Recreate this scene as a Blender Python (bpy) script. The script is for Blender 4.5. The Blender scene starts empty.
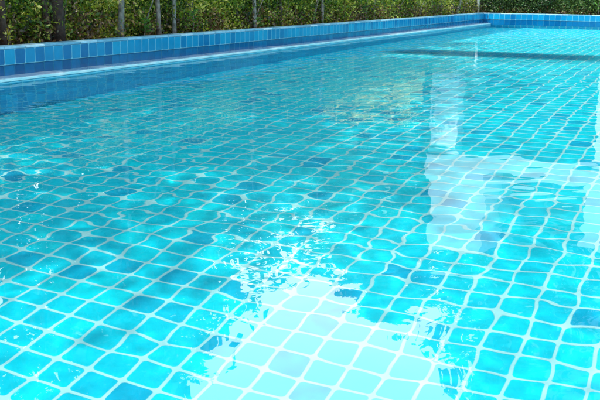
import bpy, bmesh, math, random
import numpy as np
from mathutils import Vector, Matrix

random.seed(7)
rng = np.random.default_rng(7)
R = math.radians
scene = bpy.context.scene
col = scene.collection

# ------------------------------------------------------------------ helpers
def link(name, me, mat=None, parent=None):
    o = bpy.data.objects.new(name, me)
    col.objects.link(o)
    if mat is not None and me is not None:
        me.materials.append(mat)
    if parent is not None:
        o.parent = parent
    return o

def tag(o, label=None, cat=None, group=None, kind=None):
    if label: o['label'] = label
    if cat: o['category'] = cat
    if group: o['group'] = group
    if kind: o['kind'] = kind
    return o

def empty(name, loc=(0, 0, 0)):
    o = bpy.data.objects.new(name, None)
    o.location = loc
    o.empty_display_size = 0.2
    col.objects.link(o)
    return o

class MB:
    """collects boxes / quads / tubes into one mesh (coordinates relative to origin)"""
    def __init__(s, origin=(0, 0, 0)):
        s.v = []; s.f = []; s.o = Vector(origin); s.smooth = False
    def add(s, verts, faces):
        n = len(s.v)
        s.v += [tuple(Vector(v) - s.o) for v in verts]
        s.f += [tuple(i + n for i in f) for f in faces]
    def box(s, x0, x1, y0, y1, z0, z1):
        s.add([(x0,y0,z0),(x1,y0,z0),(x1,y1,z0),(x0,y1,z0),(x0,y0,z1),(x1,y0,z1),(x1,y1,z1),(x0,y1,z1)],
              [(3,2,1,0),(4,5,6,7),(0,1,5,4),(1,2,6,5),(2,3,7,6),(3,0,4,7)])
    def tube(s, pts, rads, n=8, cap=True):
        rings = []
        for i, p in enumerate(pts):
            p = Vector(p)
            a = Vector(pts[max(i-1, 0)]); b = Vector(pts[min(i+1, len(pts)-1)])
            t = (b - a).normalized()
            u = t.cross(Vector((0.31, 0.95, 0.05)))
            if u.length < 1e-3: u = t.cross(Vector((1, 0, 0)))
            u.normalize(); w = t.cross(u)
            rings.append([p + (u*math.cos(2*math.pi*k/n) + w*math.sin(2*math.pi*k/n))*rads[i] for k in range(n)])
        vs = [v for r in rings for v in r]
        fs = []
        for i in range(len(pts)-1):
            for k in range(n):
                fs.append((i*n+k, i*n+(k+1) % n, (i+1)*n+(k+1) % n, (i+1)*n+k))
        if cap:
            fs.append(tuple(range(n-1, -1, -1)))
            fs.append(tuple((len(pts)-1)*n+k for k in range(n)))
        s.add(vs, fs)
    def build(s, name, mat, parent=None, smooth=False, bevel=0):
        me = bpy.data.meshes.new(name)
        me.from_pydata(s.v, [], s.f)
        if smooth:
            me.polygons.foreach_set('use_smooth', [True]*len(me.polygons))
        me.update()
        o = link(name, me, mat, parent)
        if bevel:
            m = o.modifiers.new('bevel', 'BEVEL'); m.width = bevel; m.segments = 2
            m.limit_method = 'ANGLE'
        if parent is None:
            o.location = s.o
        return o

def quads_mesh(name, P, mat, parent=None, rnd=None):
    """P: (n,4,3) quads -> one mesh with a per-face random attribute"""
    n = len(P)
    me = bpy.data.meshes.new(name)
    me.vertices.add(n*4)
    me.vertices.foreach_set('co', P.astype(np.float32).ravel())
    me.loops.add(n*4)
    me.loops.foreach_set('vertex_index', np.arange(n*4, dtype=np.int32))
    me.polygons.add(n)
    me.polygons.foreach_set('loop_start', np.arange(0, n*4, 4, dtype=np.int32))
    me.update(calc_edges=True)
    a = me.attributes.new('rnd', 'FLOAT', 'FACE')
    a.data.foreach_set('value', (rng.random(n) if rnd is None else rnd).astype(np.float32))
    return link(name, me, mat, parent)

# ------------------------------------------------------------------ materials
def new_mat(name):
    m = bpy.data.materials.new(name); m.use_nodes = True
    nt = m.node_tree
    for n in list(nt.nodes): nt.nodes.remove(n)
    out = nt.nodes.new('ShaderNodeOutputMaterial')
    return m, nt, out

def N(nt, t, **kw):
    n = nt.nodes.new(t)
    for k, v in kw.items():
        setattr(n, k, v)
    return n

def math_n(nt, op, a, b=None, c=None, clamp=False):
    n = N(nt, 'ShaderNodeMath', operation=op); n.use_clamp = clamp
    for i, v in enumerate((a, b, c)):
        if v is None: continue
        if hasattr(v, 'links') or hasattr(v, 'is_linked'): nt.links.new(v, n.inputs[i])
        else: n.inputs[i].default_value = v
    return n.outputs[0]

def mixc(nt, fac, a, b, mode='MIX'):
    n = N(nt, 'ShaderNodeMix', data_type='RGBA', blend_type=mode)
    n.clamp_factor = True
    for sock, v in ((n.inputs[0], fac), (n.inputs[6], a), (n.inputs[7], b)):
        if hasattr(v, 'is_linked'): nt.links.new(v, sock)
        elif isinstance(v, (int, float)): sock.default_value = v
        else: sock.default_value = (*v, 1) if len(v) == 3 else v
    return n.outputs[2]

def ramp(nt, fac, stops):
    n = N(nt, 'ShaderNodeValToRGB')
    cr = n.color_ramp
    while len(cr.elements) < len(stops): cr.elements.new(0.5)
    for e, (p, c) in zip(cr.elements, stops):
        e.position = p; e.color = (*c, 1)
    if fac is not None: nt.links.new(fac, n.inputs[0])
    return n.outputs[0]

def tile_mat(name, ax, size, off, grout_w, stops, grout, rough=0.25, gvar=0.25, bump=0.35, wob=0.0):
    """glazed tiles laid on world axes ax=(a,b); grout joints with slightly rounded tile corners"""
    m, nt, out = new_mat(name)
    L = nt.links.new
    geo = N(nt, 'ShaderNodeNewGeometry')
    pos = geo.outputs['Position']
    if wob:
        nz = N(nt, 'ShaderNodeTexNoise'); nz.inputs['Scale'].default_value = 9; nz.inputs['Detail'].default_value = 2
        L(pos, nz.inputs['Vector'])
        vm = N(nt, 'ShaderNodeVectorMath', operation='MULTIPLY_ADD')
        L(nz.outputs['Color'], vm.inputs[0]); vm.inputs[1].default_value = (wob,)*3; L(pos, vm.inputs[2])
        pos = vm.outputs[0]
    sep = N(nt, 'ShaderNodeSeparateXYZ'); L(pos, sep.inputs[0])
    dist, cells = [], []
    for k in (0, 1):
        c = math_n(nt, 'SUBTRACT', sep.outputs[ax[k]], off[k])
        c = math_n(nt, 'DIVIDE', c, size[k])
        cells.append(math_n(nt, 'FLOOR', c))
        fr = math_n(nt, 'FRACT', c)
        d = math_n(nt, 'ABSOLUTE', math_n(nt, 'SUBTRACT', fr, 0.5))      # 0 centre .. .5 edge
        dist.append(math_n(nt, 'MULTIPLY', d, size[k]))
    # rounded rectangle distance
    rr = 0.12*min(size)
    h = [size[k]/2 - grout_w/2 - rr for k in (0, 1)]
    q = [math_n(nt, 'MAXIMUM', math_n(nt, 'SUBTRACT', dist[k], h[k]), 0.0) for k in (0, 1)]
    ln = math_n(nt, 'SQRT', math_n(nt, 'ADD', math_n(nt, 'MULTIPLY', q[0], q[0]), math_n(nt, 'MULTIPLY', q[1], q[1])))
    mr = N(nt, 'ShaderNodeMapRange', interpolation_type='SMOOTHSTEP')
    L(ln, mr.inputs[0]); mr.inputs[1].default_value = rr - 0.002; mr.inputs[2].default_value = rr + 0.004
    gmask = mr.outputs[0]
    comb = N(nt, 'ShaderNodeCombineXYZ'); L(cells[0], comb.inputs[0]); L(cells[1], comb.inputs[1])
    wn = N(nt, 'ShaderNodeTexWhiteNoise', noise_dimensions='3D'); L(comb.outputs[0], wn.inputs['Vector'])
    tcol = ramp(nt, wn.outputs['Value'], stops)
    n2 = N(nt, 'ShaderNodeTexNoise'); n2.inputs['Scale'].default_value = 14; n2.inputs['Detail'].default_value = 3
    L(geo.outputs['Position'], n2.inputs['Vector'])
    v2 = math_n(nt, 'MULTIPLY_ADD', n2.outputs['Fac'], gvar*2, 1-gvar)
    vv = N(nt, 'ShaderNodeVectorMath', operation='SCALE'); L(tcol, vv.inputs[0]); L(v2, vv.inputs['Scale'])
    n3 = N(nt, 'ShaderNodeTexNoise'); n3.inputs['Scale'].default_value = 3.1; n3.inputs['Detail'].default_value = 4
    L(geo.outputs['Position'], n3.inputs['Vector'])
    gcol = mixc(nt, math_n(nt, 'MULTIPLY', n3.outputs['Fac'], 0.5), grout, tuple(g*0.6 for g in grout))
    c = mixc(nt, gmask, vv.outputs[0], gcol)
    b = N(nt, 'ShaderNodeBsdfPrincipled')
    L(c, b.inputs['Base Color'])
    L(math_n(nt, 'MULTIPLY_ADD', gmask, 0.5, rough), b.inputs['Roughness'])
    b.inputs['IOR'].default_value = 1.4
    if bump:
        bp = N(nt, 'ShaderNodeBump'); bp.inputs['Strength'].default_value = bump; bp.inputs['Distance'].default_value = 0.01
        hh = math_n(nt, 'ADD', math_n(nt, 'SUBTRACT', 1.0, gmask), math_n(nt, 'MULTIPLY', n2.outputs['Fac'], 0.25))
        L(hh, bp.inputs['Height']); L(bp.outputs[0], b.inputs['Normal'])
    L(b.outputs[0], out.inputs[0])
    return m

def noisy_mat(name, stops, scale=5, rough=0.7, bump=0.2, detail=6):
    m, nt, out = new_mat(name); L = nt.links.new
    geo = N(nt, 'ShaderNodeNewGeometry')
    nz = N(nt, 'ShaderNodeTexNoise'); nz.inputs['Scale'].default_value = scale; nz.inputs['Detail'].default_value = detail
    L(geo.outputs['Position'], nz.inputs['Vector'])
    c = ramp(nt, nz.outputs['Fac'], stops)
    b = N(nt, 'ShaderNodeBsdfPrincipled'); L(c, b.inputs['Base Color']); b.inputs['Roughness'].default_value = rough
    if bump:
        bp = N(nt, 'ShaderNodeBump'); bp.inputs['Strength'].default_value = bump; bp.inputs['Distance'].default_value = 0.02
        L(nz.outputs['Fac'], bp.inputs['Height']); L(bp.outputs[0], b.inputs['Normal'])
    L(b.outputs[0], out.inputs[0])
    return m

def leaf_mat(name, stops, trans=0.35):
    m, nt, out = new_mat(name); L = nt.links.new
    at = N(nt, 'ShaderNodeAttribute', attribute_name='rnd')
    c = ramp(nt, at.outputs['Fac'], stops)
    b = N(nt, 'ShaderNodeBsdfPrincipled'); L(c, b.inputs['Base Color']); b.inputs['Roughness'].default_value = 0.42
    t = N(nt, 'ShaderNodeBsdfTranslucent')
    vs = N(nt, 'ShaderNodeVectorMath', operation='MULTIPLY'); L(c, vs.inputs[0]); vs.inputs[1].default_value = (1.5, 1.5, 0.6)
    L(vs.outputs[0], t.inputs['Color'])
    mx = N(nt, 'ShaderNodeMixShader'); mx.inputs[0].default_value = trans
    L(b.outputs[0], mx.inputs[1]); L(t.outputs[0], mx.inputs[2]); L(mx.outputs[0], out.inputs[0])
    return m

# ------------------------------------------------------------------ geometry of the place (metres, water level z = 0)
XW, HW = -7.18, 0.362        # face of the left pool wall, its height over the water
XL, ZL = -6.93, 0.048        # front of the overflow ledge, its height
YB = 32.6                    # face of the back pool wall
XR, YN = 6.0, -2.2           # right and near ends of the pool
D = 2.37                     # depth
S = 0.2                      # tile
ZG = 0.30                    # garden soil level

FLOOR_STOPS = [(0.0, (0.0, 0.44, 0.68)), (0.05, (0.0, 0.53, 0.75)), (0.12, (0.0, 0.65, 0.82)), (0.6, (0.0, 0.72, 0.86)), (1.0, (0.0, 0.79, 0.89))]
M_floor = tile_mat('pool_floor_tiles', (0, 1), (0.1973, 0.2023), (-2.8202, 5.2484), 0.021, FLOOR_STOPS, (0.48, 0.94, 0.95), rough=0.35, gvar=0.2)
WALL_STOPS = [(0.0, (0.001, 0.11, 0.30)), (0.2, (0.001, 0.15, 0.36)), (0.45, (0.002, 0.195, 0.41)), (0.8, (0.003, 0.22, 0.44)), (1.0, (0.004, 0.26, 0.48))]
M_lw = tile_mat('left_wall_tiles', (1, 2), (0.1765, 0.172), (0.07, 0.163), 0.012, WALL_STOPS, (0.16, 0.50, 0.66), rough=0.12, gvar=0.15)
M_bw = tile_mat('back_wall_tiles', (0, 2), (0.1765, 0.172), (0.03, 0.163), 0.012, WALL_STOPS, (0.16, 0.50, 0.66), rough=0.12, gvar=0.15)
M_band_l = tile_mat('left_base_tiles', (1, 2), (0.1765, 0.18), (0.07, -0.018), 0.014, [(0, (0.0, 0.075, 0.22)), (0.6, (0.0, 0.10, 0.27)), (1, (0.001, 0.135, 0.32))], (0.008, 0.15, 0.28), rough=0.12)
M_band_b = tile_mat('back_base_tiles', (0, 2), (0.1765, 0.18), (0.03, -0.018), 0.014, [(0, (0.0, 0.075, 0.22)), (0.6, (0.0, 0.10, 0.27)), (1, (0.001, 0.135, 0.32))], (0.008, 0.15, 0.28), rough=0.12)
M_uw_l = tile_mat('left_submerged_tiles', (1, 2), (0.2, 0.2), (0.07, 0.0), 0.02, [(0, (0.0, 0.30, 0.58)), (0.5, (0.0, 0.40, 0.70)), (1, (0.0, 0.48, 0.76))], (0.15, 0.6, 0.78), rough=0.3)
M_uw_b = tile_mat('back_submerged_tiles', (0, 2), (0.2, 0.2), (0.03, 0.0), 0.02, [(0, (0.0, 0.2, 0.42)), (0.5, (0.0, 0.34, 0.54)), (1, (0.0, 0.45, 0.62))], (0.3, 0.65, 0.75), rough=0.3)
PALE = [(0.0, (0.13, 0.36, 0.52)), (0.4, (0.20, 0.46, 0.62)), (0.8, (0.34, 0.60, 0.74)), (1.0, (0.50, 0.70, 0.80))]
M_cope = tile_mat('coping_left', (1, 2), (0.353, 4.0), (0.07, -1.0), 0.010, PALE, (0.10, 0.26, 0.36), rough=0.35, gvar=0.35)
M_cope_b = tile_mat('coping_back', (0, 2), (0.353, 4.0), (0.07, -1.0), 0.010, PALE, (0.10, 0.26, 0.36), rough=0.35, gvar=0.35)
M_ledge = tile_mat('wet_ledge_stone', (1, 0), (0.353, 4.0), (0.12, -9.0), 0.012, [(0, (0.20, 0.38, 0.50)), (0.4, (0.30, 0.46, 0.56)), (1, (0.48, 0.58, 0.64))], (0.12, 0.28, 0.38), rough=0.16, gvar=0.45)
M_lip = noisy_mat('wet_ledge_lip', [(0.3, (0.25, 0.68, 0.78)), (0.7, (0.65, 0.88, 0.92))], scale=5, rough=0.15)
M_soil = noisy_mat('leafy_soil', [(0.3, (0.018, 0.011, 0.006)), (0.55, (0.05, 0.03, 0.016)), (0.75, (0.10, 0.065, 0.03))], scale=22, rough=0.95, bump=0.8)
M_deck = noisy_mat('deck_stone', [(0.3, (0.34, 0.33, 0.31)), (0.7, (0.46, 0.45, 0.42))], scale=12, rough=0.8)
def soft_shadow_decal():  # cast shadow across the far floor, painted as a soft-edged dark decal
    m, nt, out = new_mat('painted_floor_shadow'); L = nt.links.new
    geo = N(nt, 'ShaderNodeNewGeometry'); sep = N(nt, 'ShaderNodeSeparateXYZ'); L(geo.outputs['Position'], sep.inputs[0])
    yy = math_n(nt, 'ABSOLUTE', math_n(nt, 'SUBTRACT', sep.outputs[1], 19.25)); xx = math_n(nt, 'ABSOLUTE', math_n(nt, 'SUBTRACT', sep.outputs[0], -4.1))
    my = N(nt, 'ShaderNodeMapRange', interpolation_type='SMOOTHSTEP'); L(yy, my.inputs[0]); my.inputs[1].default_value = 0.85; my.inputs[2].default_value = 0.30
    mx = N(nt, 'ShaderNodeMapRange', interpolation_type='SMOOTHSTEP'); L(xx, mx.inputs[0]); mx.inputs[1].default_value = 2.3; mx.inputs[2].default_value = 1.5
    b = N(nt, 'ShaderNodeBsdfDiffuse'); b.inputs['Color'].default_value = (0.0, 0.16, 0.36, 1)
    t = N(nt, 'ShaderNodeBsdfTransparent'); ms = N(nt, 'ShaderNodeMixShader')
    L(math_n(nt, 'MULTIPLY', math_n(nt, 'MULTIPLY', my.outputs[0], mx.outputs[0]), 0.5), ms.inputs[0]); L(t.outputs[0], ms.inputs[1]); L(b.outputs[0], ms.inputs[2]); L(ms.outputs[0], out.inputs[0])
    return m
M_shadow_decal = soft_shadow_decal()

# ------------------------------------------------------------------ ground
g = MB()
Gx0, Gx1, Gy0, Gy1 = -400, 400, -400, 600
xo, yo = XW - 0.20, YB + 0.20
g.add([(Gx0,Gy0,ZG),(xo,Gy0,ZG),(xo,Gy1,ZG),(Gx0,Gy1,ZG)], [(0,1,2,3)])
g.add([(xo,yo,ZG),(Gx1,yo,ZG),(Gx1,Gy1,ZG),(xo,Gy1,ZG)], [(0,1,2,3)])
g.add([(XR+3,Gy0,ZG),(Gx1,Gy0,ZG),(Gx1,yo,ZG),(XR+3,yo,ZG)], [(0,1,2,3)])
g.add([(xo,Gy0,ZG),(XR+3,Gy0,ZG),(XR+3,YN-3,ZG),(xo,YN-3,ZG)], [(0,1,2,3)])
tag(g.build('ground', M_soil), kind='structure')

dk = MB()
dk.box(XR, XR+3, YN-3, yo, -D, ZG+0.004)
dk.box(xo, XR-0.002, YN-3, YN, -D, ZG+0.004)
tag(dk.build('pool_deck', M_deck), kind='structure')

# pool basin
fl = MB(); fl.add([(XL-0.5, YN, -D), (XR, YN, -D), (XR, YB+0.1, -D), (XL-0.5, YB+0.1, -D)], [(0,1,2,3)])
floor = tag(fl.build('pool_floor', M_floor), kind='structure')
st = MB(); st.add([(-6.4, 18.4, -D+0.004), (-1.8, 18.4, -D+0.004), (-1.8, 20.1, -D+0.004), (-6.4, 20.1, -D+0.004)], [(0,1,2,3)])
strip = tag(st.build('pool_floor_shadow_decal', M_shadow_decal), kind='structure')

# ------------------------------------------------------------------ pool walls
lw = empty('pool_wall', (XW, 15, 0))
tag(lw, 'long low blue tiled pool wall along the left with pale coping and overflow ledge', 'pool wall')
def part(mb, name, mat, parent, **kw):
    for i, v in enumerate(mb.v):
        pass
    o = mb.build(name, mat, None, **kw)
    o.parent = parent
    o.location = mb.o - parent.location
    return o
Y0, Y1 = YN-3, YB+0.2
b = MB(); b.box(XW-0.2, XW, Y0, YB, 0.162, HW-0.030); tl = part(b, 'tile_face', M_lw, lw)
b = MB(); b.box(XW-0.2, XW-0.012, Y0, YB, -D, 0.160); part(b, 'base_band', M_band_l, lw)
b = MB(); b.box(XW-0.2, XW+0.006, Y0, YB-0.002, HW-0.028, HW); part(b, 'coping', M_cope, lw, bevel=0.006)
b = MB(); b.box(XW-0.010, XL-0.03, YN, YB, -D, ZL); lg = part(b, 'ledge', M_ledge, lw)
b = MB(); b.box(XL-0.028, XL, YN, YB, 0.014, ZL-0.004); part(b, 'ledge_lip', M_lip, lw, bevel=0.006)
b = MB(); b.box(XL-0.028, XL-0.003, YN, YB, -D, 0.012); uwl = part(b, 'submerged_face', M_uw_l, lw)

bw = empty('pool_wall', (0, YB, 0))
tag(bw, 'short blue tiled pool wall across the far end below the dark hedge', 'pool wall')
X0, X1 = XW-0.2, XR+3
b = MB(); b.box(X0, X1, YB+0.002, YB+0.2, 0.162, HW-0.030); part(b, 'tile_face', M_bw, bw)
b = MB(); b.box(X0, X1, YB+0.012, YB+0.2, -0.06, 0.160); part(b, 'base_band', M_band_b, bw)
b = MB(); b.box(X0, X1, YB-0.004, YB+0.2, HW-0.028, HW); part(b, 'coping', M_cope_b, bw, bevel=0.006)
b = MB(); b.box(X0, X1, YB+0.004, YB+0.2, -D, -0.062); uwb = part(b, 'submerged_face', M_uw_b, bw)

# ------------------------------------------------------------------ water with real ripples
def lin_axis(a, b, f):
    out = [a]
    while out[-1] < b: out.append(out[-1] + f(out[-1]))
    out[-1] = b
    return np.array(out)
xs = lin_axis(XL-0.0025, XR, lambda x: 0.028 if x < 0.3 else 0.028 + 0.06*(x-0.3))
ys = lin_axis(YN, YB, lambda y: 0.05 if y < 1 else 0.024 + 0.0018*y)
XX, YY = np.meshgrid(xs, ys)
Z = np.zeros_like(XX)
wr = np.random.default_rng(11)
def patch(scale, n=10):
    p = np.zeros_like(XX)
    for _ in range(n):
        th = wr.uniform(0, 2*np.pi); k = 2*np.pi/(scale*wr.uniform(0.6, 1.8))
        p += np.sin(k*(XX*np.cos(th)+YY*np.sin(th)) + wr.uniform(0, 6.28))
    return np.clip(0.5 + p/np.sqrt(n)*0.55, 0, 1)
calm = patch(3.5)
breeze = 1.0 + 0.7/(1.0+np.exp((XX+3.9)*2.2))*np.clip((YY-3.5)/2.5, 0, 1)      # breezier by the left wall
def waves(lmin, lmax, n, slope, mod=None, th0=None, spread=None):
    global Z
    z = np.zeros_like(XX)
    for _ in range(n):
        lam = math.exp(wr.uniform(math.log(lmin), math.log(lmax)))
        th = wr.uniform(0, 2*np.pi) if th0 is None else wr.normal(th0, spread)
        k = 2*np.pi/lam
        z += (slope*math.sqrt(2/n)/k)*np.sin(k*(XX*np.cos(th)+YY*np.sin(th)) + wr.uniform(0, 6.28))
    Z += z if mod is None else z*mod
waves(0.9, 2.4, 14, 0.004)
waves(0.30, 0.8, 26, 0.0062, (0.55+0.45*calm)*(0.5+0.5*breeze))
waves(0.14, 0.28, 30, 0.0085, (0.3+0.7*calm)*breeze)
nx, ny = len(xs), len(ys)
co = np.stack([XX, YY, Z], -1).reshape(-1, 3).astype(np.float32)
idx = np.arange(nx*ny).reshape(ny, nx)
q = np.stack([idx[:-1, :-1], idx[:-1, 1:], idx[1:, 1:], idx[1:, :-1]], -1).reshape(-1, 4).astype(np.int32)
me = bpy.data.meshes.new('water')
me.vertices.add(len(co)); me.vertices.foreach_set('co', co.ravel())
me.loops.add(q.size); me.loops.foreach_set('vertex_index', q.ravel())
me.polygons.add(len(q)); me.polygons.foreach_set('loop_start', np.arange(0, q.size, 4, dtype=np.int32))
me.update(calc_edges=True)
me.polygons.foreach_set('use_smooth', np.ones(len(q), dtype=bool))
m, nt, out = new_mat('pool_water'); L = nt.links.new
rf = N(nt, 'ShaderNodeBsdfRefraction'); rf.inputs['IOR'].default_value = 1.33; rf.inputs['Roughness'].default_value = 0.0
rf.inputs['Color'].default_value = (0.96, 1.0, 1.0, 1)
gl = N(nt, 'ShaderNodeBsdfGlossy'); gl.inputs['Roughness'].default_value = 0.0
gl.inputs['Color'].default_value = (1, 1, 1, 1)
fr = N(nt, 'ShaderNodeFresnel'); fr.inputs['IOR'].default_value = 1.33
f2 = math_n(nt, 'MINIMUM', fr.outputs[0], 0.29)
mx = N(nt, 'ShaderNodeMixShader'); L(f2, mx.inputs[0]); L(rf.outputs[0], mx.inputs[1]); L(gl.outputs[0], mx.inputs[2])
L(mx.outputs[0], out.inputs[0])
water = tag(link('water', me, m), kind='structure')
water.cycles.is_caustics_caster = True
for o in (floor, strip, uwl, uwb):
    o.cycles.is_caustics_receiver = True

# ------------------------------------------------------------------ planting
LEAF_STOPS = [(0.0, (0.012, 0.030, 0.008)), (0.22, (0.040, 0.10, 0.016)), (0.5, (0.10, 0.20, 0.025)),
              (0.7, (0.22, 0.30, 0.035)), (0.88, (0.44, 0.46, 0.07)), (1.0, (0.66, 0.62, 0.20))]
DARK_STOPS = [(0.0, (0.010, 0.026, 0.010)), (0.45, (0.026, 0.07, 0.017)), (0.75, (0.06, 0.14, 0.03)), (1.0, (0.16, 0.26, 0.06))]
TREE_STOPS = [(0.0, (0.012, 0.035, 0.012)), (0.5, (0.03, 0.08, 0.02)), (0.85, (0.07, 0.14, 0.03)), (1.0, (0.14, 0.2, 0.05))]
M_leaf = leaf_mat('hedge_leaves', LEAF_STOPS, 0.55)
M_leafd = leaf_mat('dark_hedge_leaves', DARK_STOPS, 0.25)
M_tleaf = leaf_mat('tree_leaves', TREE_STOPS, 0.3)
M_yleaf = leaf_mat('yellow_leaves', [(0.0, (0.45, 0.48, 0.05)), (0.25, (0.92, 0.78, 0.06)), (1.0, (0.96, 0.90, 0.30))], 0.15)
M_dry = leaf_mat('dry_leaves', [(0.0, (0.03, 0.016, 0.008)), (0.5, (0.09, 0.045, 0.018)), (1.0, (0.24, 0.15, 0.06))], 0.15)
M_seed = leaf_mat('fresh_leaves', [(0.0, (0.05, 0.16, 0.05)), (0.6, (0.10, 0.28, 0.08)), (1.0, (0.22, 0.42, 0.12))], 0.35)
def bark(name, a, b, c):
    return noisy_mat(name, [(0.3, a), (0.5, b), (0.72, c)], scale=16, rough=0.9, bump=0.6)
M_bdark = bark('dark_bark', (0.018, 0.010, 0.008), (0.045, 0.024, 0.018), (0.08, 0.05, 0.035))
M_bpale = bark('pale_bark', (0.08, 0.08, 0.07), (0.17, 0.17, 0.155), (0.32, 0.32, 0.30))
M_bgrey = bark('grey_bark', (0.10, 0.09, 0.08), (0.20, 0.17, 0.15), (0.32, 0.28, 0.25))

def leaves(centres, size, spread_dir=None, droop=0.2, asp=0.5):
    """one folded diamond per centre, random attitude"""
    n = len(centres)
    a = rng.normal(size=(n, 3)); a[:, 2] -= droop
    a /= np.linalg.norm(a, axis=1)[:, None]
    b = rng.normal(size=(n, 3)); b -= (b*a).sum(1)[:, None]*a
    b /= np.linalg.norm(b, axis=1)[:, None]
    L = (size*rng.uniform(0.6, 1.35, n))[:, None]
    W = L*asp*rng.uniform(0.7, 1.2, n)[:, None]
    nrm = np.cross(a, b)
    base = centres - a*L*0.5
    P = np.stack([base, centres - a*L*0.05 + b*W*0.5 + nrm*L*0.08, centres + a*L*0.5, centres - a*L*0.05 - b*W*0.5 + nrm*L*0.08], 1)
    return P

def hedge_leaves(x0, x1, y0, y1, z0, z1, n_cl, per, size, rad, bias=0.0, gaps=-9):
    """leaf clusters filling a box with an uneven front and top"""
    c = np.stack([rng.uniform(x0, x1, n_cl), rng.uniform(y0, y1, n_cl), rng.uniform(z0, z1, n_cl)], 1)
    cr = np.clip(rng.normal(0.51, 0.27, n_cl) + bias, 0, 1)
    # patches of lighter and darker growth along the row
    t = c[:, 1] + 0.7*c[:, 0]
    cr += 0.13*np.sin(t*2.1+1) + 0.11*np.sin(t*5.3) + 0.08*np.sin(c[:, 2]*9+t*3)
    # ragged gaps where the dark inside of the hedge shows
    gap = np.sin(t*3.7+c[:, 2]*4) + np.sin(t*8.9-c[:, 2]*11+1.3) + 0.8*np.sin(t*17.3+c[:, 2]*7)
    ok = gap > gaps
    c, cr = c[ok], cr[ok]; n_cl = len(c)
    k = np.repeat(np.arange(n_cl), per)
    p = c[k] + rng.normal(size=(len(k), 3))*rad
    p[:, 2] = np.maximum(p[:, 2], ZG+0.01)
    r = np.clip(cr[k] + rng.normal(0, 0.20, len(k)), 0, 1)
    return leaves(p, size), r

def child_quads(name, parts, mat, parent, stuff=False):
    P = np.concatenate([p for p, r in parts]); r = np.concatenate([r for p, r in parts])
    P = P - np.array(parent.location)[None, None, :]
    return quads_mesh(name, P, mat, parent, r)

hl = empty('hedge', (-7.9, 18, ZG))
tag(hl, 'dense hedge of small green and yellow leaves growing behind the long left pool wall', 'hedge')
p1 = hedge_leaves(-8.35, -7.47, 7.5, 14, ZG, 1.0, 1850, 17, 0.054, 0.07, 0.06, -0.5)
p2 = hedge_leaves(-8.35, -7.47, 14, 22, ZG, 1.0, 2300, 16, 0.058, 0.08, 0.04, -0.5)
p3 = hedge_leaves(-8.35, -7.47, 22, 33, ZG, 0.95, 2400, 14, 0.060, 0.10, 0.02, -0.6)
p4 = hedge_leaves(-8.45, -7.60, 6.0, 33, 0.85, 1.35, 1700, 14, 0.075, 0.13, 0.0)
p5 = hedge_leaves(-8.9, -8.4, 7.5, 33, ZG, 1.35, 2400, 12, 0.085, 0.13, -0.38)
child_quads('foliage', [p1, p2, p3, p4, p5], M_leaf, hl)
d1 = hedge_leaves(-8.3, -7.46, 7.5, 33, ZG, 0.62, 2300, 12, 0.055, 0.08)
child_quads('dry_leaves', [d1], M_dry, hl)
for i in range(80):
    y = 8.2 + 24.5*(i + rng.uniform(0, 1))/80; x = rng.uniform(-8.0, -7.52); h = rng.uniform(0.4, 0.9)
    dx, dy = rng.normal(0, 0.12), rng.normal(0, 0.18)
    tw = MB(hl.location)
    tw.tube([(x, y, ZG-0.02), (x+dx*0.4, y+dy*0.5, ZG+h*0.5), (x+dx, y+dy, ZG+h)], [0.014, 0.010, 0.005], 5, False)
    tw.build('stem', M_bgrey if i % 3 else M_bpale, hl, True).location = (0, 0, 0)

hb = empty('hedge', (0, 33.4, ZG))
tag(hb, 'dark clipped hedge growing behind the short far pool wall', 'hedge')
q1 = hedge_leaves(-7.5, 7.5, 32.95, 33.5, ZG, 0.9, 3000, 16, 0.062, 0.09, 0.0)
q2 = hedge_leaves(-7.5, 7.5, 33.0, 33.8, 0.85, 1.30, 1300, 14, 0.08, 0.11, 0.1)
q3 = hedge_leaves(-7.8, 8.0, 33.5, 34.0, ZG, 1.3, 2000, 12, 0.09, 0.12, -0.2)
child_quads('foliage', [q1, q2, q3], M_leafd, hb)
q4 = hedge_leaves(-7.5, 7.5, 32.92, 33.3, ZG, 0.45, 700, 10, 0.06, 0.08)
child_quads('dry_leaves', [q4], M_dry, hb)

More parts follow.
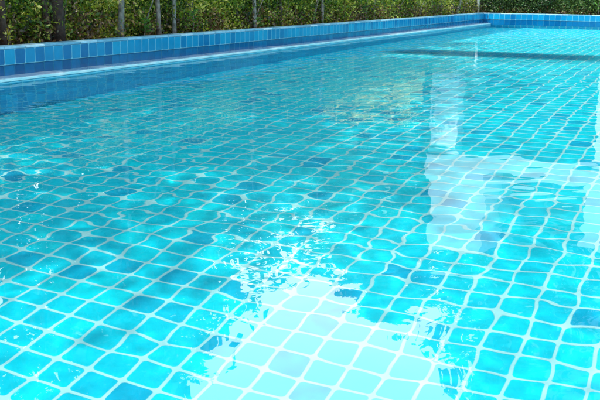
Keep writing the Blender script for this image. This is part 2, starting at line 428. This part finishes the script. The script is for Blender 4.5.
def make_tree(name, label, cat, x, y, h, r, z_crown, rad, mat_b, mat_l, n_leaf, leaf=0.13, lean=(0, 0), stems=None, limbs=9, bias=0.0):
    t = empty(name, (x, y, ZG)); tag(t, label, cat)
    o = Vector((x, y, ZG))
    tr = MB(o)
    tips = []
    for (sx, sy, sr, sh) in (stems or [(0, 0, 1, 1)]):
        pts, rads = [], []
        H = h*0.93*sh
        for i in range(9):
            f = i/8
            wob = 0.035*h*f
            pts.append((x + sx + lean[0]*f + sx*f*2 + math.sin(f*5+x*3)*wob*0.35, y + sy + lean[1]*f + sy*f*2 + math.cos(f*4+y)*wob*0.35 - wob*0.35*math.cos(y), ZG - 0.05 + H*f))
            rads.append(rad*sr*(1-0.8*f)*(1.15 if i == 0 else 1))
        tr.tube(pts, rads, 10)
        tips.append(pts)
    lb = tr; cl = []
    for i in range(limbs):
        pts = tips[i % len(tips)]
        f = rng.uniform(max(0.12, (z_crown)/h*0.8), 0.95)
        k = min(int(f*8), 7); a = Vector(pts[k]).lerp(Vector(pts[min(k+1, 8)]), f*8-k)
        az = i*2.4 + rng.uniform(-.5, .5)
        ln = r*rng.uniform(0.55, 1.0)*(1.15-0.6*max(0, f-0.4))
        e = a + Vector((math.cos(az)*ln, math.sin(az)*ln, ln*rng.uniform(0.25, 0.75)))
        e.z = min(e.z, ZG+h)
        mid = a.lerp(e, 0.5) + Vector((0, 0, 0.06*ln))
        lr = rad*(1-0.8*f)*0.55+0.006
        lb.tube([a, mid, e], [lr, lr*0.65, lr*0.25], 6, False)
        for g_ in (0.35, 0.6, 0.85, 1.05):
            p = a.lerp(e, g_)
            cl.append((p.x, p.y, p.z))
            s_ = Vector((rng.normal(0, .3)*r*0.8, rng.normal(0, .3)*r*0.8, rng.normal(0.05, .22)*r))
            cl.append(tuple(p + s_))
    lb.build('trunk', mat_b, t, True).location = (0, 0, 0)
    top = tips[0][-1]
    cl += [top, (top[0]+0.1*r, top[1], top[2]-0.2*r)]
    cl = np.array(cl)
    k = rng.integers(0, len(cl), n_leaf)
    P = cl[k] + rng.normal(size=(n_leaf, 3))*np.array([0.20, 0.20, 0.15])*r
    keep = P[:, 2] > ZG + (1.25 if leaf > 0.15 else 0.75)
    P = P[keep]; k = k[keep]; n_leaf = len(P)
    rr = np.clip(0.4 + bias + (rng.random(len(cl))*0.5-0.25)[k] + rng.normal(0, 0.16, n_leaf), 0, 1)
    quads_mesh('crown', leaves(P, leaf) - np.array([x, y, ZG])[None, None, :], mat_l, t, rr)
    return t

# the trees whose stems show among the hedge
make_tree('tree', 'thin dark leaning tree stem at the extreme left end of the hedge', 'tree', -7.5, 9.27, 7.0, 1.3, 2.4, 0.045, M_bdark, M_tleaf, 3400, lean=(-0.3, 0.5))
make_tree('tree', 'dark tree with stout brown twin stem, the thickest trunk in the left hedge', 'tree', -7.5, 10.32, 8.8, 1.7, 2.2, 0.085, M_bdark, M_tleaf, 2400, lean=(-0.5, 0.3), stems=[(0, 0, 1, 1), (-0.02, -0.17, 0.5, 0.7)])
make_tree('tree', 'slim tree whose pale grey stem is the nearest pale one, right of the dark trunk', 'tree', -7.5, 11.70, 5.4, 1.0, 2.0, 0.045, M_bpale, M_tleaf, 1900, lean=(-0.15, 0.6))
make_tree('tree', 'small tree with dull brownish grey stem beside a straight pale stem', 'tree', -7.5, 12.72, 4.2, 0.8, 1.8, 0.036, M_bgrey, M_tleaf, 1500, lean=(0.0, -0.2))
make_tree('tree', 'slender tree with straight pale stem, second pale one from the left', 'tree', -7.5, 13.15, 3.7, 0.8, 1.7, 0.035, M_bpale, M_tleaf, 1700, lean=(-0.1, 0.2))
make_tree('tree', 'slender tree with whitish stem halfway along the left hedge', 'tree', -7.5, 15.95, 2.7, 0.7, 1.4, 0.040, M_bpale, M_tleaf, 700, lean=(0.0, -0.1))
make_tree('tree', 'thin brown stemmed sapling just right of the whitish stem', 'sapling', -7.5, 17.05, 2.2, 0.6, 1.1, 0.028, M_bdark, M_tleaf, 1000)
make_tree('tree', 'slender grey stemmed tree where the left wall begins to narrow', 'tree', -7.5, 19.15, 3.4, 0.9, 1.5, 0.035, M_bgrey, M_tleaf, 1200, lean=(-0.1, 0.2))
make_tree('tree', 'pale leaning sapling near the far pool corner, left of the white post', 'sapling', -7.55, 30.4, 1.5, 0.4, 1.0, 0.05, M_bpale, M_tleaf, 120, lean=(0.25, 0.5), limbs=6)
# taller garden trees behind the hedge (they darken the water and carry its reflections)
for (x, y, h, r, n, lab) in [
    (-9.0, -0.6, 11.6, 2.1, 3200, 'tallest leafy tree left of the pool, nearest the viewer'),
    (-8.9, 3.0, 9.2, 2.1, 3400, 'leafy tree left of the pool, second from the viewer'),
    (-8.9, 6.2, 9.6, 2.1, 3600, 'tall leafy tree behind the near end of the left hedge'),
    (-10.8, 9.5, 7.0, 2.0, 2600, 'broad dark tree behind the thick brown twin stem'),
    (-10.6, 13.0, 7.4, 1.9, 2700, 'dark tree standing behind the first pale stem'),
    (-10.4, 16.4, 6.4, 1.8, 4600, 'bushy tree behind the straight pale stem'),
    (-10.4, 19.3, 4.9, 1.5, 3800, 'low bushy tree behind the whitish stem'),
    (-10.4, 22.4, 3.9, 1.4, 3600, 'lowest bushy tree, in the gap of the row behind the hedge'),
    (-12.4, 26.4, 4.9, 1.4, 4000, 'bushy tree right of the gap behind the left hedge'),
    (-13.2, 30.6, 6.2, 1.5, 5000, 'tall dark tree behind the far part of the left hedge'),
    (-11.8, 33.6, 8.3, 1.4, 5200, 'tall dark tree behind the leaning pale sapling'),
    (-12.2, 36.4, 9.4, 1.5, 5200, 'dark round topped tree beyond the far left corner')]:
    make_tree('tree', lab, 'tree', x, y, h, r, h*(0.70 if y < 7 else 0.12 if y < 24 else 0.30), 0.12, M_bdark, M_tleaf, n, leaf=0.21, limbs=18)

def cone_tree(label, x, y, h, hw, n, leaf, bare=0.06):
    """dense evergreen: tapered trunk, short whorled branches, foliage in ragged tiers"""
    t = empty('conifer', (x, y, ZG)); tag(t, label, 'conifer'); o = Vector((x, y, ZG))
    tr = MB(o); tr.tube([(x, y, ZG-0.1), (x+0.05, y, ZG+h*0.5), (x, y, ZG+h*0.97)], [0.03*h, 0.018*h, 0.004*h], 10)
    cl = []
    nb = 90
    for i in range(nb):
        f = bare + (0.97-bare)*(i/nb)**1.15
        L_ = hw*(1-f)*rng.uniform(0.86, 1.05) + 0.12; az = i*2.4
        a_ = Vector((x, y, ZG+f*h)); e = a_ + Vector((math.cos(az)*L_, math.sin(az)*L_, 0.10*L_))
        tr.tube([a_, e], [0.006*h*(1-f)+0.01, 0.006], 5, False)
        for g_ in np.linspace(0.25, 1.0, 5): cl.append(tuple(a_.lerp(e, g_)) + (0.13*h*(1-f)*0.45+0.12,))
    tr.build('trunk', M_bdark, t, True).location = (0, 0, 0)
    cl = np.array(cl); k = rng.integers(0, len(cl), n)
    P = cl[k, :3] + rng.normal(size=(n, 3))*cl[k, 3:4]*np.array([1, 1, 0.6])
    rr = np.clip(0.35 + (rng.random(len(cl))*0.4-0.2)[k] + rng.normal(0, 0.15, n), 0, 1)
    quads_mesh('crown', leaves(P, leaf) - np.array(o)[None, None, :], M_tleaf, t, rr)
cone_tree('broad conical evergreen behind the garden trees on the left', -16.1, 25.0, 13.2, 9.2, 20000, 0.36)
cone_tree('tall conical evergreen beyond the far left corner, left of the villa', -16.6, 54.0, 18.3, 16.5, 20000, 0.55)
cone_tree('tallest conical evergreen, directly behind the white villa', -9.6, 56.0, 30.0, 10.5, 18000, 0.6)

def shrub(name, label, cat, x, y, h, r, n, mat, leaf, asp=0.5):
    t = empty(name, (x, y, ZG)); tag(t, label, cat)
    o = Vector((x, y, ZG)); sm = MB(o); cl = []
    for i in range(7):
        az = i*0.9+0.3; e = (x+math.cos(az)*r*0.7, y+math.sin(az)*r*0.7, ZG+h*rng.uniform(0.6, 0.95))
        sm.tube([(x, y, ZG-0.03), ((x+e[0])/2, (y+e[1])/2, ZG+h*0.45), e], [0.02, 0.014, 0.006], 5, False)
        cl += [e, ((x+2*e[0])/3, (y+2*e[1])/3, (ZG+2*e[2])/3)]
    sm.build('stems', M_bgrey, t, True).location = (0, 0, 0)
    cl = np.array(cl); k = rng.integers(0, len(cl), n)
    P = cl[k] + rng.normal(size=(n, 3))*r*0.30
    P[:, 2] = np.clip(P[:, 2], ZG+0.05, ZG+h*1.1)
    quads_mesh('foliage', leaves(P, leaf, asp=asp) - np.array(o)[None, None, :], mat, t)
    return t
for (x, y, h, r, lab) in [(-9.0, 24.8, 1.75, 0.75, 'yellow flowering shrub just behind the left hedge, nearest the viewer of three'),
                          (-8.7, 26.6, 2.0, 0.85, 'largest yellow flowering shrub, in the middle of the three behind the hedge'),
                          (-9.1, 28.0, 1.6, 0.6, 'yellow flowering shrub just behind the hedge, farthest of the three')]:
    shrub('shrub', lab, 'shrub', x, y, h, r, 6500, M_yleaf, 0.09)
# seedlings with larger fresh leaves along the wall
def seedling(label, x, y, h, n, leaf, mat, asp=0.45):
    t = empty('seedling', (x, y, ZG)); tag(t, label, 'seedling')
    o = Vector((x, y, ZG)); sm = MB(o)
    sm.tube([(x, y, ZG-0.02), (x+0.01, y+0.02, ZG+h*0.5), (x, y+0.03, ZG+h)], [0.012, 0.008, 0.004], 5, False)
    sm.build('stem', M_bgrey, t, True).location = (0, 0, 0)
    Q = []
    for i in range(n):
        f = 0.35+0.65*i/n; az = i*2.4
        d = np.array([math.cos(az), math.sin(az), 0.35+0.4*f]); d /= np.linalg.norm(d)
        s_ = np.array([-math.sin(az), math.cos(az), 0]); up = np.cross(d, s_)
        l = leaf*rng.uniform(0.8, 1.2); b0 = np.array([0, 0.02*f, h*f])
        Q.append([b0, b0+d*l*0.5+s_*l*asp*0.5+np.array([0, 0, 0.03*l]), b0+d*l-np.array([0, 0, 0.25*l]), b0+d*l*0.5-s_*l*asp*0.5+np.array([0, 0, 0.03*l])])
    quads_mesh('leaves', np.array(Q), mat, t)
seedling('short fresh green seedling against the left wall under the pale stems', -7.50, 12.30, 0.26, 16, 0.15, M_seed)
seedling('broad leaved light green seedling between two pale stems above the left wall', -7.52, 13.75, 0.36, 14, 0.14, M_seed)
seedling('yellowish seedling at the far left of the wall beside the leaning dark stem', -7.50, 9.35, 0.26, 14, 0.11, M_yleaf)
seedling('light green seedling under the whitish stem in the middle of the hedge', -7.50, 16.0, 0.20, 12, 0.16, M_seed)
seedling('pale green plant with long blade leaves behind the far wall at the right', -3.66, 32.90, 0.45, 14, 0.42, M_seed, 0.12)

# white post at the corner
M_white = noisy_mat('white_paint', [(0.3, (0.74, 0.75, 0.74)), (0.7, (0.84, 0.84, 0.82))], scale=3, rough=0.45, bump=0.05)
pt = empty('post', (-7.46, 33.0, ZG)); tag(pt, 'thin white post standing behind the far left corner of the pool', 'post')
b = MB(pt.location); b.tube([(-7.46, 33.0, ZG-0.1), (-7.46, 33.0, 1.30)], [0.042, 0.042], 12); b.build('shaft', M_white, pt, True).location = (0, 0, 0)
b = MB(pt.location); b.tube([(-7.46, 33.0, 1.302), (-7.46, 33.0, 1.335), (-7.46, 33.0, 1.36)], [0.06, 0.06, 0.02], 12); b.build('cap', M_white, pt).location = (0, 0, 0)
b = MB(pt.location); b.box(-7.53, -7.39, 32.93, 33.07, ZG, ZG+0.015); b.build('base_plate', M_white, pt).location = (0, 0, 0)

# small yellow garden house behind the hedge (its sunlit wall shows in the water)
M_yel = noisy_mat('yellow_render', [(0.3, (0.80, 0.60, 0.07)), (0.55, (0.86, 0.68, 0.11)), (0.75, (0.88, 0.76, 0.25))], scale=2.2, rough=0.85, bump=0.1)
M_rooft = noisy_mat('grey_roofing', [(0.3, (0.10, 0.10, 0.10)), (0.7, (0.18, 0.17, 0.16))], scale=6, rough=0.8)
gh = empty('garden_house', (-9.7, 29.8, ZG)); tag(gh, 'small yellow garden house with a flat roof behind the left hedge', 'garden house')
def gp(name, boxes, mat, par=None):
    b = MB(gh.location)
    for bx in boxes: b.box(*bx)
    o = b.build(name, mat, par or gh); o.location = (0, 0, 0); return o
gp('wall', [(-11.1, -8.85, 29.8, 31.8, ZG, 2.45)], M_yel)
gp('roof', [(-11.25, -8.72, 29.6, 31.95, 2.452, 2.56)], M_rooft)
dr = gp('door', [(-10.9, -10.1, 29.76, 29.798, ZG+0.02, 2.25)], M_white)
gp('handle', [(-10.2, -10.15, 29.72, 29.758, 1.25, 1.38)], M_rooft, dr)
wd = gp('window', [(-9.75, -9.05, 29.76, 29.798, 1.0, 1.75)], M_white)
gp('pane', [(-9.69, -9.11, 29.745, 29.758, 1.06, 1.69)], M_rooft, wd)

# white villa beyond the far hedge (it shows in the water)
M_vwall = noisy_mat('villa_render', [(0.3, (0.78, 0.78, 0.76)), (0.7, (0.86, 0.86, 0.84))], scale=1.5, rough=0.8, bump=0.05)
M_vlight = noisy_mat('villa_grey_render', [(0.3, (0.46, 0.47, 0.47)), (0.7, (0.56, 0.56, 0.55))], scale=1.5, rough=0.8, bump=0.05)
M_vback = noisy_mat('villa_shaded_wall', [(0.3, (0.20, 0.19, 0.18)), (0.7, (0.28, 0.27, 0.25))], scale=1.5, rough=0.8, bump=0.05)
mg, nt_, out_ = new_mat('villa_glass'); bb = N(nt_, 'ShaderNodeBsdfPrincipled'); bb.inputs['Base Color'].default_value = (0.015, 0.025, 0.03, 1)
bb.inputs['Roughness'].default_value = 0.05; nt_.links.new(bb.outputs[0], out_.inputs[0])
M_vfr = noisy_mat('window_frame_paint', [(0.3, (0.05, 0.05, 0.05)), (0.7, (0.08, 0.08, 0.08))], scale=3, rough=0.5, bump=0)
vv = empty('villa', (0, 37, ZG)); tag(vv, 'white two storey villa with tall portico columns beyond the far hedge', 'villa')
def vp(name, boxes, mat):
    b = MB(vv.location)
    for bx in boxes: b.box(*bx)
    o = b.build(name, mat, vv); o.location = (0, 0, 0); return o
vp('column', [(-10.0, -8.95, 37, 38, ZG, 5.1)], M_vwall)
vp('column', [(-3.9, -3.0, 37, 38, ZG, 5.1)], M_vwall)
vp('column', [(3.5, 4.5, 37, 38, ZG, 5.1)], M_vwall)
vp('balcony_slab', [(-10.05, 9.0, 36.8, 41, 5.102, 5.9)], M_vlight)
vp('upper_storey', [(-9.95, -7.8, 37, 41, 5.902, 9.3)], M_vlight)
vp('upper_storey', [(-4.1, -2.9, 37, 41, 5.902, 8.4)], M_vlight)
vp('wall', [(-7.798, -4.102, 40, 41, 5.902, 8.0), (-2.898, 9.0, 40, 41, 5.902, 8.0), (-10.0, 9.0, 40.6, 46, ZG, 5.1)], M_vback)
for x0 in (-8.7, -6.0, -2.6, 0.4, 4.8):
    f = vp('window', [(x0, x0+2.2, 40.52, 40.598, 0.5, 4.4)], M_vfr)
    gl_ = MB(vv.location); gl_.box(x0+0.08, x0+1.06, 40.50, 40.518, 0.58, 4.32); gl_.box(x0+1.14, x0+2.12, 40.50, 40.518, 0.58, 4.32)
    gl_.build('pane', mg, f).location = (0, 0, 0)
f = vp('window', [(-7.3, -4.3, 39.92, 39.998, 6.4, 7.8)], M_vfr)
gl_ = MB(vv.location); gl_.box(-7.2, -5.85, 39.90, 39.918, 6.5, 7.7); gl_.box(-5.75, -4.4, 39.90, 39.918, 6.5, 7.7); gl_.build('pane', mg, f).location = (0, 0, 0)
for x0 in (-2.6, 1.2, 5.0):
    f = vp('window', [(x0, x0+3.4, 39.92, 39.998, 6.4, 7.8)], M_vfr)
    gl_ = MB(vv.location); gl_.box(x0+0.1, x0+1.65, 39.90, 39.918, 6.5, 7.7); gl_.box(x0+1.75, x0+3.3, 39.90, 39.918, 6.5, 7.7)
    gl_.build('pane', mg, f).location = (0, 0, 0)
vp('roof', [(-7.6, 9.2, 39.5, 41.4, 8.41, 8.62)], M_vfr)

# ------------------------------------------------------------------ sun and sky
SUN_DIR = Vector((-0.45, -0.75, 1.0)).normalized()      # towards the sun
sd = bpy.data.lights.new('sun', 'SUN'); sd.energy = 5.0; sd.angle = R(0.5); sd.color = (1.0, 0.95, 0.86)
sd.cycles.is_caustics_light = True
so = bpy.data.objects.new('sun', sd); col.objects.link(so)
so.rotation_euler = SUN_DIR.to_track_quat('Z', 'Y').to_euler()
so.location = (0, 0, 30)
w = bpy.data.worlds.new('World'); scene.world = w; w.use_nodes = True
nt = w.node_tree
bg = nt.nodes['Background']
sky = nt.nodes.new('ShaderNodeTexSky'); sky.sky_type = 'NISHITA'; sky.sun_disc = False
sky.sun_elevation = math.asin(SUN_DIR.z); sky.sun_rotation = math.atan2(SUN_DIR.x, SUN_DIR.y)
# bright cumulus over the garden, added fill clouds out of view, blue sky elsewhere
L = nt.links.new
tc = N(nt, 'ShaderNodeTexCoord')
def blob(az, el, r0, r1):
    d = Vector((math.sin(R(az))*math.cos(R(el)), math.cos(R(az))*math.cos(R(el)), math.sin(R(el))))
    dp = N(nt, 'ShaderNodeVectorMath', operation='DOT_PRODUCT'); L(tc.outputs['Generated'], dp.inputs[0]); dp.inputs[1].default_value = d
    mr = N(nt, 'ShaderNodeMapRange', interpolation_type='SMOOTHSTEP'); L(dp.outputs['Value'], mr.inputs[0])
    mr.inputs[1].default_value = math.cos(R(r1)); mr.inputs[2].default_value = math.cos(R(r0))
    return mr.outputs[0]
nz = N(nt, 'ShaderNodeTexNoise'); nz.inputs['Scale'].default_value = 5.5; nz.inputs['Detail'].default_value = 7
L(tc.outputs['Generated'], nz.inputs['Vector'])
def cloud(under, mask, lum):
    cv = math_n(nt, 'ADD', mask, math_n(nt, 'MULTIPLY', math_n(nt, 'SUBTRACT', nz.outputs['Fac'], 0.5), 1.1))
    mr = N(nt, 'ShaderNodeMapRange', interpolation_type='SMOOTHSTEP'); L(cv, mr.inputs[0])
    mr.inputs[1].default_value = 0.45; mr.inputs[2].default_value = 0.75
    return mixc(nt, mr.outputs[0], under, tuple(c/0.15 for c in lum))
c1 = cloud(sky.outputs[0], math_n(nt, 'MAXIMUM', blob(110, 40, 20, 45), blob(-170, 62, 30, 52)), (2.1, 2.5, 2.75))  # unseen clouds beside and behind the viewer, added to raise ambient fill
c2 = cloud(c1, blob(-33, 24, 16, 24), (2.9, 2.75, 2.65))
L(c2, bg.inputs['Color'])
bg.inputs['Strength'].default_value = 0.15

# ------------------------------------------------------------------ camera
cd = bpy.data.cameras.new('camera'); cd.sensor_width = 36; cd.lens = 36*1002.3/600
cd.clip_start = 0.05; cd.clip_end = 2000
cam = bpy.data.objects.new('camera', cd); col.objects.link(cam)
rot = Matrix.Rotation(0.3929, 4, 'Z') @ Matrix.Rotation(math.pi/2-0.2063, 4, 'X') @ Matrix.Rotation(0.0125, 4, 'Z')
cam.matrix_world = Matrix.Translation((0, 0, 1.0)) @ rot
scene.camera = cam

scene.render.engine = 'CYCLES'
scene.view_settings.view_transform = 'Standard'
scene.view_settings.look = 'None'
scene.view_settings.exposure = 0
cy = scene.cycles
cy.use_denoising = True
cy.max_bounces = 8; cy.transmission_bounces = 6; cy.glossy_bounces = 4; cy.diffuse_bounces = 3
cy.caustics_reflective = False; cy.caustics_refractive = True
cy.blur_glossy = 0.0
